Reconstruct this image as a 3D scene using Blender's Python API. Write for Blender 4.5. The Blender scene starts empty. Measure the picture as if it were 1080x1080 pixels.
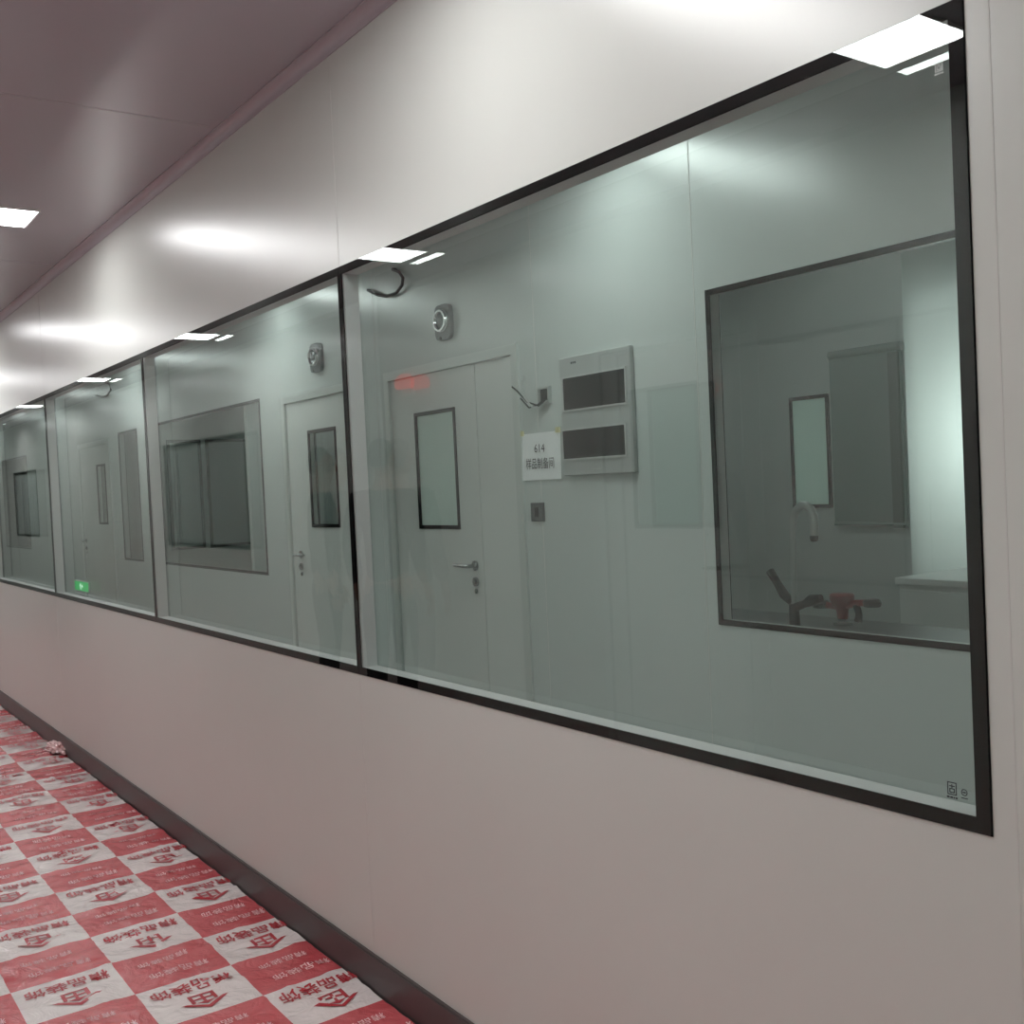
import bpy, bmesh, math, random
from mathutils import Vector, Matrix, noise
random.seed(7)
scn = bpy.context.scene
COL = scn.collection
PI = math.pi
# ------------------------------------------------------------------ camera model
F_PX = 1120.0
A, P, R = math.radians(35.35), math.radians(1.5), math.radians(2.7)
CAM = Vector((0, 0, 1.45))
FW = Vector((math.sin(A)*math.cos(P), math.cos(A)*math.cos(P), -math.sin(P)))
R0 = Vector((math.cos(A), -math.sin(A), 0))
U0 = R0.cross(FW)
RC = R0*math.cos(R) - U0*math.sin(R)
UC = R0*math.sin(R) + U0*math.cos(R)
cd = bpy.data.cameras.new('camera'); cam = bpy.data.objects.new('camera', cd); COL.objects.link(cam)
M = Matrix.Identity(4)
for i in range(3):
    M[i][0], M[i][1], M[i][2], M[i][3] = RC[i], UC[i], -FW[i], CAM[i]
cam.matrix_world = M
cd.sensor_width = 36; cd.lens = 36*F_PX/1080; cd.clip_start = .02
scn.camera = cam
def ray(px, py): return FW + RC*((px-540)/F_PX) - UC*((py-540)/F_PX)
def at(px, py, X):
    d = ray(px, py); return CAM + d*((X-CAM.x)/d.x)
def aty(px, py, Y):
    d = ray(px, py); return CAM + d*((Y-CAM.y)/d.y)
def atz(px, py, z):
    d = ray(px, py); return CAM + d*((z-CAM.z)/d.z)

# ------------------------------------------------------------------ materials
def lin(c): return tuple((max(v, 0)/255.0)**2.2 for v in c) + (1,)
def mat(name, rgb, rough=.5, spec=.5, metal=0, var=.0, scale=6, bump=0, emit=None, es=0, trans=0):
    m = bpy.data.materials.new(name); m.use_nodes = True
    nt = m.node_tree; b = nt.nodes['Principled BSDF']
    b.inputs['Base Color'].default_value = lin(rgb)
    b.inputs['Roughness'].default_value = rough
    b.inputs['Specular IOR Level'].default_value = spec
    b.inputs['Metallic'].default_value = metal
    if emit:
        b.inputs['Emission Color'].default_value = lin(emit); b.inputs['Emission Strength'].default_value = es
    tc = nt.nodes.new('ShaderNodeTexCoord'); nz = nt.nodes.new('ShaderNodeTexNoise')
    nz.inputs['Scale'].default_value = scale; nz.inputs['Detail'].default_value = 4
    nt.links.new(tc.outputs['Object'], nz.inputs['Vector'])
    if var:
        mx = nt.nodes.new('ShaderNodeMix'); mx.data_type = 'RGBA'
        lo = lin([v*(1-var) for v in rgb]); hi = lin([min(255, v*(1+var)) for v in rgb])
        mx.inputs[6].default_value = lo; mx.inputs[7].default_value = hi
        nt.links.new(nz.outputs['Fac'], mx.inputs[0]); nt.links.new(mx.outputs[2], b.inputs['Base Color'])
    if bump:
        bp = nt.nodes.new('ShaderNodeBump'); bp.inputs['Strength'].default_value = bump; bp.inputs['Distance'].default_value = .01
        nt.links.new(nz.outputs['Fac'], bp.inputs['Height']); nt.links.new(bp.outputs[0], b.inputs['Normal'])
    return m
def glass_mat(name, base=.09, graze=.85, tint=(.94, .968, .955)):
    """thin pane: see-through with a slight green tint, mirror film that strengthens towards grazing angles"""
    m = bpy.data.materials.new(name); m.use_nodes = True
    nt = m.node_tree; nt.nodes.clear()
    out = nt.nodes.new('ShaderNodeOutputMaterial'); mix = nt.nodes.new('ShaderNodeMixShader')
    tr = nt.nodes.new('ShaderNodeBsdfTransparent'); tr.inputs[0].default_value = tint + (1,)
    gl = nt.nodes.new('ShaderNodeBsdfGlossy'); gl.inputs['Roughness'].default_value = 0.0; gl.inputs['Color'].default_value = (.90, .96, .94, 1)
    lw = nt.nodes.new('ShaderNodeLayerWeight'); lw.inputs['Blend'].default_value = .5
    pw = nt.nodes.new('ShaderNodeMath'); pw.operation = 'POWER'; pw.inputs[1].default_value = 5
    ma = nt.nodes.new('ShaderNodeMath'); ma.operation = 'MULTIPLY_ADD'; ma.inputs[1].default_value = graze; ma.inputs[2].default_value = base
    ma.use_clamp = True
    nt.links.new(lw.outputs['Facing'], pw.inputs[0]); nt.links.new(pw.outputs[0], ma.inputs[0])
    nt.links.new(ma.outputs[0], mix.inputs[0]); nt.links.new(tr.outputs[0], mix.inputs[1]); nt.links.new(gl.outputs[0], mix.inputs[2])
    nt.links.new(mix.outputs[0], out.inputs[0])
    m.diffuse_color = (.8, .9, .88, .1)
    return m
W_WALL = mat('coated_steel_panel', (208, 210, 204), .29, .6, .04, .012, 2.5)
W_LEFT = mat('coated_steel_grey', (188, 188, 184), .3, .5, 0, .012, 2.5)  # greyer steel of the opposite wall
W_INNER = mat('coated_steel_inner', (203, 210, 207), .27, .6, .08, .012, 2.5)
W_CEIL = mat('ceiling_panel', (178, 168, 177), .15, .8, .18, .012, 2)
M_SEAM = mat('joint_sealant', (208, 208, 203), .5)
M_CEILSEAM = mat('ceiling_joint', (168, 158, 166), .3)
M_FLOOR = mat('grey_vinyl', (150, 146, 146), .4, .5, 0, .05, 8)
M_BASE = mat('dark_skirting', (78, 70, 70), .4, .5, 0, .04, 10)
M_COVE = mat('cove_trim', (182, 172, 179), .35)
M_BLACK = mat('black_border', (2, 2, 3), .7, .05)
M_ALU = mat('aluminium_profile', (196, 198, 196), .4, .5, .2)
M_STEEL = mat('brushed_steel', (170, 172, 172), .25, .5, 1)
M_DOOR = mat('door_panel', (210, 214, 210), .33, .5, 0, .01, 3)
M_DFRAME = mat('door_frame_metal', (200, 206, 202), .35, .5, .2)
M_GLASS = glass_mat('window_glass', .09, .80)
M_GLASS_IN = glass_mat('inner_window_glass', .07, .55)
M_GLASS2 = glass_mat('thin_glass', .05, .5)
M_DARK = mat('dark_rubber', (24, 24, 26), .45)
M_LIGHT = mat('light_diffuser', (255, 255, 255), .5, emit=(252, 252, 253), es=18.5)
M_LIGHT_IN = mat('light_diffuser_inner', (255, 255, 255), .5, emit=(246, 255, 252), es=12.5)
M_FILL_LAB = mat('fill_diffuser_lab', (255, 255, 255), .5, emit=(244, 255, 252), es=4.5)
M_FILL_DIM = mat('fill_diffuser_dim', (255, 255, 255), .5, emit=(244, 255, 252), es=2.4)
M_WHITE = mat('white_plastic', (225, 225, 222), .35)
M_PAPER = mat('paper', (250, 251, 251), .8, .2, 0, .01, 20)
M_INK = mat('ink', (30, 28, 36), .7)
M_MARK = mat('grey_ink', (58, 58, 62), .7)
M_REFLMARK = mat('reflected_mark_white', (225, 230, 228), .7)
M_GREYBOX = mat('grey_metal_plate', (184, 188, 186), .35, .5, .3, .02, 9)
M_SCREEN = mat('dark_display', (26, 27, 29), .45, .25)
M_LENS = mat('lamp_lens', (120, 124, 126), .1, .8)
M_LAMPBODY = mat('lamp_body', (92, 96, 98), .35, .5, .3)
M_RED = mat('red_plastic', (140, 28, 31), .35)
M_REDLIT = mat('red_lamp', (200, 60, 55), .3, emit=(255, 80, 72), es=1.2)
M_GREEN = mat('exit_green', (20, 150, 80), .4, emit=(20, 200, 95), es=.9)
M_GLYPH = mat('exit_white', (235, 255, 240), .4, emit=(225, 255, 235), es=1.6)
M_BENCH = mat('bench_top', (96, 100, 100), .35, .5, 0, .05, 20)
M_CAB = mat('cabinet_white', (236, 238, 236), .35)
M_BLIND = mat('grey_green_blind', (132, 148, 142), .6, .3, 0, .03, 5)
M_RAIL = mat('dark_blind_rail', (98, 110, 106), .5)
M_CHROME = mat('chrome', (215, 217, 219), .1, .5, 1)
M_PALESTEEL = mat('pale_steel', (205, 208, 206), .3, .5, .5)
M_TAPE = mat('yellowed_tape', (214, 208, 160), .3)

def cloth_mat(name, fac, rgb):
    m = bpy.data.materials.new(name); m.use_nodes = True
    nt = m.node_tree; b = nt.nodes['Principled BSDF']; out = nt.nodes['Material Output']
    b.inputs['Base Color'].default_value = lin(rgb); b.inputs['Roughness'].default_value = .6
    tl = nt.nodes.new('ShaderNodeBsdfTranslucent'); tl.inputs[0].default_value = lin([min(255, v+6) for v in rgb])
    mx = nt.nodes.new('ShaderNodeMixShader'); mx.inputs[0].default_value = fac
    nt.links.new(b.outputs[0], mx.inputs[1]); nt.links.new(tl.outputs[0], mx.inputs[2]); nt.links.new(mx.outputs[0], out.inputs[0])
    return m
M_CLOTH = cloth_mat('sheer_curtain', .6, (208, 220, 216))
M_FROST = cloth_mat('frosted_pane', .6, (206, 222, 215))
M_LITPANE = mat('painted_lit_room_pane', (200, 220, 211), .2, .5, 0, .02, 3)  # opaque pale colour stands in for the lit room behind the door glass
M_TINT = mat('tinted_pane', (138, 147, 145), .2, .4, 0, .03, 4)
M_TINT2 = mat('paler_tinted_pane', (170, 180, 177), .2, .4, 0, .03, 4)
M_TINT3 = mat('opposite_pane', (150, 157, 154), .25, .5, 0, .03, 4)

CX, CY = .29, .257       # printed check size on the film
lg = atz(370, 1048, .01)
OX, OY = 1.115, lg.y + .035 - CY/2
def film_mat():
    m = bpy.data.materials.new('printed_film'); m.use_nodes = True
    nt = m.node_tree; b = nt.nodes['Principled BSDF']
    tc = nt.nodes.new('ShaderNodeTexCoord'); sp = nt.nodes.new('ShaderNodeSeparateXYZ')
    nt.links.new(tc.outputs['Object'], sp.inputs[0])
    def s(ch, size, off):
        a = nt.nodes.new('ShaderNodeMath'); a.operation = 'SUBTRACT'; a.inputs[1].default_value = off
        k = nt.nodes.new('ShaderNodeMath'); k.operation = 'MULTIPLY'; k.inputs[1].default_value = PI/size
        q = nt.nodes.new('ShaderNodeMath'); q.operation = 'SINE'
        nt.links.new(sp.outputs[ch], a.inputs[0]); nt.links.new(a.outputs[0], k.inputs[0]); nt.links.new(k.outputs[0], q.inputs[0])
        return q
    mu = nt.nodes.new('ShaderNodeMath'); mu.operation = 'MULTIPLY'
    nt.links.new(s(0, CX, OX).outputs[0], mu.inputs[0]); nt.links.new(s(1, CY, OY).outputs[0], mu.inputs[1])
    gt = nt.nodes.new('ShaderNodeMath'); gt.operation = 'GREATER_THAN'; gt.inputs[1].default_value = 0
    nt.links.new(mu.outputs[0], gt.inputs[0])
    nz = nt.nodes.new('ShaderNodeTexNoise'); nz.inputs['Scale'].default_value = 5; nz.inputs['Detail'].default_value = 6
    nt.links.new(tc.outputs['Object'], nz.inputs['Vector'])
    def two(c0, c1):
        x = nt.nodes.new('ShaderNodeMix'); x.data_type = 'RGBA'
        x.inputs[6].default_value = lin(c0); x.inputs[7].default_value = lin(c1)
        nt.links.new(nz.outputs['Fac'], x.inputs[0]); return x
    red = two((176, 50, 58), (206, 98, 102)); wh = two((206, 191, 188), (236, 226, 223))
    mx = nt.nodes.new('ShaderNodeMix'); mx.data_type = 'RGBA'
    nt.links.new(gt.outputs[0], mx.inputs[0]); nt.links.new(red.outputs[2], mx.inputs[6]); nt.links.new(wh.outputs[2], mx.inputs[7])
    nt.links.new(mx.outputs[2], b.inputs['Base Color'])
    b.inputs['Roughness'].default_value = .2; b.inputs['Specular IOR Level'].default_value = .65
    n2 = nt.nodes.new('ShaderNodeTexNoise'); n2.inputs['Scale'].default_value = 11; n2.inputs['Detail'].default_value = 5; n2.inputs['Distortion'].default_value = 1.8
    nt.links.new(tc.outputs['Object'], n2.inputs['Vector'])
    bp = nt.nodes.new('ShaderNodeBump'); bp.inputs['Strength'].default_value = .4; bp.inputs['Distance'].default_value = .018
    nt.links.new(n2.outputs['Fac'], bp.inputs['Height']); nt.links.new(bp.outputs[0], b.inputs['Normal'])
    return m
M_FILM = film_mat()
M_FILMRED = mat('film_red_ink', (172, 42, 52), .3)
M_FILMWHITE = mat('film_pale_ink', (230, 178, 179), .3)

# ------------------------------------------------------------------ mesh builder
ORG = {}
class MB:
    def __init__(s): s.v = []; s.f = []; s.m = []
    def add(s, vs, fs, mi=0):
        n = len(s.v); s.v += [tuple(v) for v in vs]
        for f in fs: s.f.append(tuple(i+n for i in f)); s.m.append(mi)
    def box(s, x0, x1, y0, y1, z0, z1, mi=0):
        x0, x1 = sorted((x0, x1)); y0, y1 = sorted((y0, y1)); z0, z1 = sorted((z0, z1))
        s.add([(x0,y0,z0),(x1,y0,z0),(x1,y1,z0),(x0,y1,z0),(x0,y0,z1),(x1,y0,z1),(x1,y1,z1),(x0,y1,z1)],
              [(0,3,2,1),(4,5,6,7),(0,1,5,4),(1,2,6,5),(2,3,7,6),(3,0,4,7)], mi)
    def bbox(s, x0, x1, y0, y1, z0, z1, b=.003, mi=0):
        t = bmesh.new(); o = MB(); o.box(x0, x1, y0, y1, z0, z1)
        vs = [t.verts.new(v) for v in o.v]
        for f in o.f: t.faces.new([vs[i] for i in f])
        bmesh.ops.bevel(t, geom=list(t.edges), offset=b, segments=2, affect='EDGES', profile=.5)
        t.verts.index_update()
        s.add([v.co[:] for v in t.verts], [[v.index for v in f.verts] for f in t.faces], mi); t.free()
    def frame(s, x0, x1, y0, y1, z0, z1, w, mi=0):           # rectangular ring in the YZ plane
        s.box(x0, x1, y0, y1, z0, z0+w, mi); s.box(x0, x1, y0, y1, z1-w, z1, mi)
        s.box(x0, x1, y0, y0+w, z0+w, z1-w, mi); s.box(x0, x1, y1-w, y1, z0+w, z1-w, mi)
    def tube(s, pts, r, n=12, mi=0, cap=True):
        pts = [Vector(p) for p in pts]; rs = r if isinstance(r, (list, tuple)) else [r]*len(pts)
        base = len(s.v); up = None
        for i, p in enumerate(pts):
            d = (pts[min(i+1, len(pts)-1)] - pts[max(i-1, 0)]).normalized()
            if up is None: up = Vector((0,0,1)) if abs(d.z) < .9 else Vector((1,0,0))
            a = (up - d*up.dot(d)).normalized(); up = a; b = d.cross(a)
            for k in range(n):
                t = 2*PI*k/n; s.v.append(tuple(p + (a*math.cos(t) + b*math.sin(t))*rs[i]))
        for i in range(len(pts)-1):
            for k in range(n):
                k2 = (k+1) % n
                s.f.append((base+i*n+k, base+i*n+k2, base+(i+1)*n+k2, base+(i+1)*n+k)); s.m.append(mi)
        if cap:
            s.f.append(tuple(base+k for k in reversed(range(n)))); s.m.append(mi)
            e = base+(len(pts)-1)*n; s.f.append(tuple(e+k for k in range(n))); s.m.append(mi)
    def prism(s, poly, x0, x1, mi=0):                        # polygon of (y,z) extruded along x
        n = len(poly)
        s.add([(x0, y, z) for y, z in poly] + [(x1, y, z) for y, z in poly],
              [tuple(range(n)), tuple(reversed(range(n, 2*n)))] + [(i, i+n, (i+1) % n+n, (i+1) % n) for i in range(n)], mi)
    def build(s, name, mats, parent=None, loc=None, smooth=False):
        me = bpy.data.meshes.new(name)
        if parent is not None: org = ORG[parent.name]
        elif loc is not None: org = Vector(loc)
        else: org = Vector((0,0,0))
        me.from_pydata([tuple(Vector(v)-org) for v in s.v], [], s.f)
        for m in (mats if isinstance(mats, (list, tuple)) else [mats]): me.materials.append(m)
        me.polygons.foreach_set('material_index', s.m)
        bm = bmesh.new(); bm.from_mesh(me); bmesh.ops.recalc_face_normals(bm, faces=bm.faces); bm.to_mesh(me); bm.free()
        if smooth:
            me.polygons.foreach_set('use_smooth', [True]*len(me.polygons))
            me.set_sharp_from_angle(angle=math.radians(40))
        o = bpy.data.objects.new(name, me); COL.objects.link(o)
        if parent is not None: o.parent = parent
        else: o.location = org
        ORG[o.name] = org
        return o
def tag(o, label, cat, group=None, kind=None):
    o['label'] = label; o['category'] = cat
    if group: o['group'] = group
    if kind: o['kind'] = kind
    return o
def thing(name, loc, label, cat, group=None, kind=None):
    o = bpy.data.objects.new(name, None); COL.objects.link(o); o.location = loc; o.empty_display_size = .05
    ORG[o.name] = Vector(loc)
    return tag(o, label, cat, group, kind)
def copy_tree(o, parent=None):
    c = o.copy(); COL.objects.link(c); c.parent = parent
    for ch in list(o.children): copy_tree(ch, c)
    return c
def text_geo(body, size, off=0):
    cu = bpy.data.curves.new('t', 'FONT'); cu.body = body; cu.size = size; cu.offset = off
    cu.align_x = 'CENTER'; cu.align_y = 'CENTER'; cu.resolution_u = 2
    ob = bpy.data.objects.new('t', cu); COL.objects.link(ob)
    bpy.context.view_layer.update()
    ev = ob.evaluated_get(bpy.context.evaluated_depsgraph_get()); me = ev.to_mesh()
    vs = [v.co.copy() for v in me.vertices]; fs = [tuple(p.vertices) for p in me.polygons]
    ev.to_mesh_clear(); bpy.data.objects.remove(ob); bpy.data.curves.remove(cu)
    return vs, fs
def wall_text(mb, body, size, y, z, x, mi=0, sx=1):
    vs, fs = text_geo(body, size)
    mb.add([(x, y - v.x*sx, z + v.y) for v in vs], fs, mi)
def wall_x(mb, X0, X1, y0, y1, z0, z1, ops, mi=0):         # wall slab normal to X with rectangular openings
    ys = sorted({y0, y1} | {o[0] for o in ops} | {o[1] for o in ops}); zs = sorted({z0, z1} | {o[2] for o in ops} | {o[3] for o in ops})
    ys = [y for y in ys if y0 <= y <= y1]; zs = [z for z in zs if z0 <= z <= z1]
    def solid(i, j):
        if i < 0 or j < 0 or i >= len(ys)-1 or j >= len(zs)-1: return False
        cy, cz = (ys[i]+ys[i+1])/2, (zs[j]+zs[j+1])/2
        return not any(o[0] < cy < o[1] and o[2] < cz < o[3] for o in ops)
    for i in range(len(ys)-1):
        for j in range(len(zs)-1):
            if not solid(i, j): continue
            a, b, c, d = ys[i], ys[i+1], zs[j], zs[j+1]
            for X in (X0, X1): mb.add([(X,a,c),(X,b,c),(X,b,d),(X,a,d)], [(0,1,2,3)], mi)
            if not solid(i-1, j): mb.add([(X0,a,c),(X1,a,c),(X1,a,d),(X0,a,d)], [(0,1,2,3)], mi)
            if not solid(i+1, j): mb.add([(X0,b,c),(X1,b,c),(X1,b,d),(X0,b,d)], [(0,1,2,3)], mi)
            if not solid(i, j-1): mb.add([(X0,a,c),(X1,a,c),(X1,b,c),(X0,b,c)], [(0,1,2,3)], mi)
            if not solid(i, j+1): mb.add([(X0,a,d),(X1,a,d),(X1,b,d),(X0,b,d)], [(0,1,2,3)], mi)
def build_wall(mb, name, mats, label):
    o = mb.build(name, mats)
    bm = bmesh.new(); bm.from_mesh(o.data); bmesh.ops.remove_doubles(bm, verts=bm.verts, dist=1e-5)
    bmesh.ops.recalc_face_normals(bm, faces=bm.faces); bm.to_mesh(o.data); bm.free()
    return tag(o, label, 'wall', kind='structure')
def hgt(x, y):                                              # lie of the floor film
    n1 = noise.noise(Vector((x*2.2, y*1.6, 1.3)))*.005
    n2 = abs(noise.noise(Vector((x*5+3, y*3.2, 4.1))))
    n4 = abs(noise.noise(Vector((x*2.6-7, y*6.5+2, 2.7))))
    n3 = noise.noise(Vector((x*9, y*7, 8.8)))*.001
    rdg = max(0, .12-n2)*.042 + max(0, .09-n4)*.06
    return max(.001, .009 + n1 + rdg + n3)

# ------------------------------------------------------------------ key planes
D = 1.385; DT = .05            # corridor face of the glazed wall, panel thickness
X2 = 2.72; X3 = 2.77           # inner wall
XB = 4.75                      # back wall of the laboratories
XL = -.6                       # wall behind the photographer
ZC = 2.72
YN, YE = -1.5, 20.0
EDGE = [.825, 2.745, 4.655, 6.565, 8.475]
ZW0, ZW1 = .925, 2.09
XM = 2*D - XL                  # mirror image of the left wall in the glass

# ------------------------------------------------------------------ shell
mb = MB(); mb.box(XL-.05, XB+.05, YN-.05, YE+.05, -.06, 0); tag(mb.build('floor', M_FLOOR), 'grey floor of the corridor under the printed film', 'floor', kind='structure')
mb = MB(); mb.box(XL-.05, XB+.05, YN-.05, YE+.05, ZC, ZC+.06)
for y in (-.4, 1.2, 3.55, 5.95, 8.3, 10.7):
    mb.box(XL, D-.06, y-.0008, y+.0008, ZC-.0008, ZC+.001, 1)
tag(mb.build('ceiling', [W_CEIL, M_CEILSEAM]), 'glossy mauve grey ceiling panels of the corridor', 'ceiling', kind='structure')

mb = MB(); wall_x(mb, D, D+DT, YN, YE, 0, ZC, [(EDGE[0], EDGE[-1], ZW0, ZW1)])
for y in [EDGE[0]-.035, EDGE[1], EDGE[3], 10.4, 12.3, -1.1]:
    for z0, z1 in ((.11, ZW0), (ZW1, ZC-.05)):
        mb.box(D-.0006, D+.001, y-.001, y+.001, z0, z1, 1)
    if not EDGE[0]-.03 < y < EDGE[-1]: mb.box(D-.0006, D+.001, y-.001, y+.001, ZW0, ZW1, 1)
build_wall(mb, 'wall_right', [W_WALL, M_SEAM], 'long pale steel panel wall holding the row of windows')
LDY0, LDY1 = 3.05, 3.99
lw0, lw1 = sorted((at(176, 520, XM).y, at(262, 520, XM).y))
lv0, lv1 = sorted((at(16, 520, XM).y, at(40, 520, XM).y))
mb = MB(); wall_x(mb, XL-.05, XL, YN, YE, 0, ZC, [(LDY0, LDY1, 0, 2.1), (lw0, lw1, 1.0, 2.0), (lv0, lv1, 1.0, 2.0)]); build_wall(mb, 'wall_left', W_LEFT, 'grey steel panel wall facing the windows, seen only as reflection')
mb = MB(); mb.box(XL, XB, YN-.05, YN, 0, ZC); build_wall(mb, 'wall_front', W_WALL, 'pale end wall behind the camera')
mb = MB(); mb.box(XL, XB, YE, YE+.05, 0, ZC); build_wall(mb, 'wall_end', W_WALL, 'pale wall closing the far end of the corridor')

mb = MB()
mb.box(D-.012, D, YN, YE, 0, .108); mb.box(D-.008, D, YN, YE, .108, .113)
tag(mb.build('baseboard_right', M_BASE), 'dark grey skirting along the foot of the windowed wall', 'baseboard', kind='structure')
mb = MB()
r = .024
pr = [(D, ZC), (D, ZC-r-.012), (D-.003, ZC-r-.012), (D-.003, ZC-r)] + [(D-.003-r*(1-math.cos(t)), ZC-.003-r*(1-math.sin(t))) for t in [k*PI/16 for k in range(1, 8)]] + [(D-r-.003, ZC-.003), (D-r-.010, ZC-.003), (D-r-.010, ZC)]
n = len(pr); mb.add([(x, YN, z) for x, z in pr] + [(x, YE, z) for x, z in pr], [tuple(range(n)), tuple(reversed(range(n, 2*n)))] + [(i, i+n, (i+1) % n+n, (i+1) % n) for i in range(n)])
tag(mb.build('trim_1', M_COVE, smooth=True), 'rounded cove strip between ceiling and windowed wall', 'trim', kind='structure')

# ------------------------------------------------------------------ windows of the corridor wall
names = ['nearest and largest in view of the black bordered flush windows', 'second black bordered window, showing a door beside a dark window',
         'third black bordered window, showing a green exit sign low down', 'last black bordered window at the left edge of the photo']
def seal(parent, X, px, py, u, m):                          # small square seal emblem with a line of lettering under it
    g = MB(); c = at(px, py, X); y, z = c.y, c.z
    def rc(x0, z0, x1, z1): g.box(X, X+.0002, y-x1*u, y-x0*u, z+z0*u, z+z1*u)
    for q in ((-7, 8, 7, 9.4), (-7, -7, -5.6, 8), (5.6, -7, 7, 8), (-7, -8.4, 7, -7), (-.7, 1, .7, 6.5), (-4, 3.2, 4, 4.6), (-4, -.6, 4, .8), (-4, -5, -2.6, -.6), (2.6, -5, 4, -.6), (-4, -5.6, 4, -4.2),
              (-8, -13, -4, -10.5), (-3, -13, 1, -10.5), (2, -13, 4, -10.5), (5, -13, 8, -10.5)): rc(*q)
    g.build('maker_and_reflected_mark', m, parent)
    return y, z
for k in range(4):
    a, b = EDGE[k], EDGE[k+1]
    w = thing('window_%d' % (k+1), (D, a, ZW0), names[k], 'window', 'corridor windows', 'structure')
    f = MB()
    for X, bt, e0, em in ((D-.002, .022, .024, .012), (D+DT-.002, .016, .014, .007)):
        bl = e0 if k == 0 else em; br = e0 if k == 3 else em
        x0, x1 = X, X+.004
        f.box(x0, x1, a, a+bl, ZW0, ZW1); f.box(x0, x1, b-br, b, ZW0, ZW1)
        f.box(x0, x1, a+bl, b-br, ZW0, ZW0+bt); f.box(x0, x1, a+bl, b-br, ZW1-bt, ZW1)
    f.build('black_border', M_BLACK, w)
    f = MB(); f.frame(D+.003, D+DT-.003, a+.004, b-.004, ZW0+.006, ZW1-.006, .016)
    f.build('spacer_frame', M_ALU, w)
    for X in (D-.0035, D+DT+.0035):
        g = MB()
        g.add([(X,a+.001,ZW0+.001),(X,b-.001,ZW0+.001),(X,b-.001,ZW1-.001),(X,a+.001,ZW1-.001)], [(0,1,2,3)])
        g.build('glass_pane', M_GLASS, w)
    if k == 0:
        X = D-.0045
        seal(w, X, 1004, 832, .00105, M_MARK)
        g = MB(); u = .001; c2 = at(1017, 836, X)
        ring = [(c2.y+math.cos(t)*5*u, c2.z+math.sin(t)*5*u) for t in [2*PI*i/20 for i in range(20)]]
        rin = [(c2.y+math.cos(t)*3.6*u, c2.z+math.sin(t)*3.6*u) for t in [2*PI*i/20 for i in range(20)]]
        g.add([(X, p, q) for p, q in ring+rin], [(i, (i+1) % 20, 20+(i+1) % 20, 20+i) for i in range(20)])
        g.box(X, X+.0002, c2.y-2.4*u, c2.y+2.4*u, c2.z-1*u, c2.z+1*u); g.box(X, X+.0002, c2.y-5*u, c2.y+5*u, c2.z-9*u, c2.z-7.6*u)
        g.build('round_mark', M_MARK, w)
        seal(w, X, 990, 70, .00085, M_REFLMARK)  # white seal painted on the pane in place of a mirrored mark

# ------------------------------------------------------------------ ceiling lights
def ceiling_light(cx, cy, wx, wy, m, label, group):
    t = thing('ceiling_light', (cx, cy, ZC), label, 'ceiling light', group)
    f = MB(); x0, x1, y0, y1 = cx-wx/2, cx+wx/2, cy-wy/2, cy+wy/2; e = .008
    for a in ((x0,x1,y0,y0+e),(x0,x1,y1-e,y1),(x0,x0+e,y0+e,y1-e),(x1-e,x1,y0+e,y1-e)): f.box(*a, ZC-.006, ZC)
    f.build('frame', M_WHITE, t)
    f = MB(); f.box(x0+e, x1-e, y0+e, y1-e, ZC-.006, ZC-.001); f.build('diffuser', m, t)
    return t
LY, LS = 5.04, 3.13
first = ceiling_light(.41, LY, 1.3, .31, M_LIGHT, 'lit ceiling panel whose end shows at the left edge of the photo', 'corridor ceiling lights')
for k, lab in ((-2, 'ceiling light panel behind the camera'), (-1, 'ceiling light panel reflected at the top right of the nearest window'),
               (1, 'ceiling light panel reflected at the top of the second window'), (2, 'ceiling light panel reflected at the top of the third window'),
               (3, 'ceiling light panel reflected at the top of the last window'), (4, 'ceiling light panel nearest the far end of the corridor')):
    c = copy_tree(first); c.location = (.41, LY+LS*k, ZC); c['label'] = lab
first = ceiling_light(2.06, 3.0, .95, .28, M_LIGHT_IN, 'light panel over the inner passage opposite the pale control panel', 'inner passage ceiling lights')
for k, lab in ((-1, 'light panel over the near end of the inner passage'), (1, 'light panel over the inner passage beyond the second door'), (2, 'light panel over the inner passage by the third window'), (3, 'light panel over the inner passage by the last window'), (4, 'light panel over the far end of the inner passage')):
    c = copy_tree(first); c.location = (2.06, 3.0+3.2*k, ZC); c['label'] = lab
ceiling_light(3.5, 3.3, .6, .6, M_FILL_LAB, 'unseen square light panel added to brighten the laboratory with the tap', 'added laboratory fill lights')  # this and the next two are added out of view to brighten the rooms
first = ceiling_light(3.5, 6.1, .6, .6, M_FILL_DIM, 'unseen square light panel added to light the room behind the second door', 'added laboratory fill lights')
c = copy_tree(first); c.location = (3.5, 9.0, ZC); c['label'] = 'unseen square light panel added to brighten the room behind the dark inner window'

# ------------------------------------------------------------------ inner wall with doors and windows
def yspan(pa, pb, y, X=X2): return sorted((at(pa, y, X).y, at(pb, y, X).y))
ZD = 2.06
d1 = yspan(414, 555, 550); d2 = yspan(304, 374, 540)
wA = [1.28, at(751, 480, X2).y]; wB = yspan(164, 279, 520); wC = yspan(4, 30, 520); wE = yspan(128, 148, 520)
d3 = yspan(86, 119, 530)
ops = [(d1[0], d1[1], 0, ZD), (d2[0], d2[1], 0, ZD), (d3[0], d3[1], 0, ZD)] + [(q[0], q[1], ZW0, ZW1) for q in (wA, wB, wC, wE)]
mb = MB(); wall_x(mb, X2, X3, YN, YE, 0, ZC, ops)
seamy = at(751, 700, X2).y + .012
for y in (seamy, d1[0]-.12, d1[1]+.1):
    mb.box(X2-.001, X2+.001, y-.0015, y+.0015, ZW1 if wA[0] < y < wA[1] else 0, ZC, 1)
build_wall(mb, 'wall_inner', [W_INNER, M_SEAM], 'pale green grey wall seen through the windows, with doors and windows')

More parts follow.
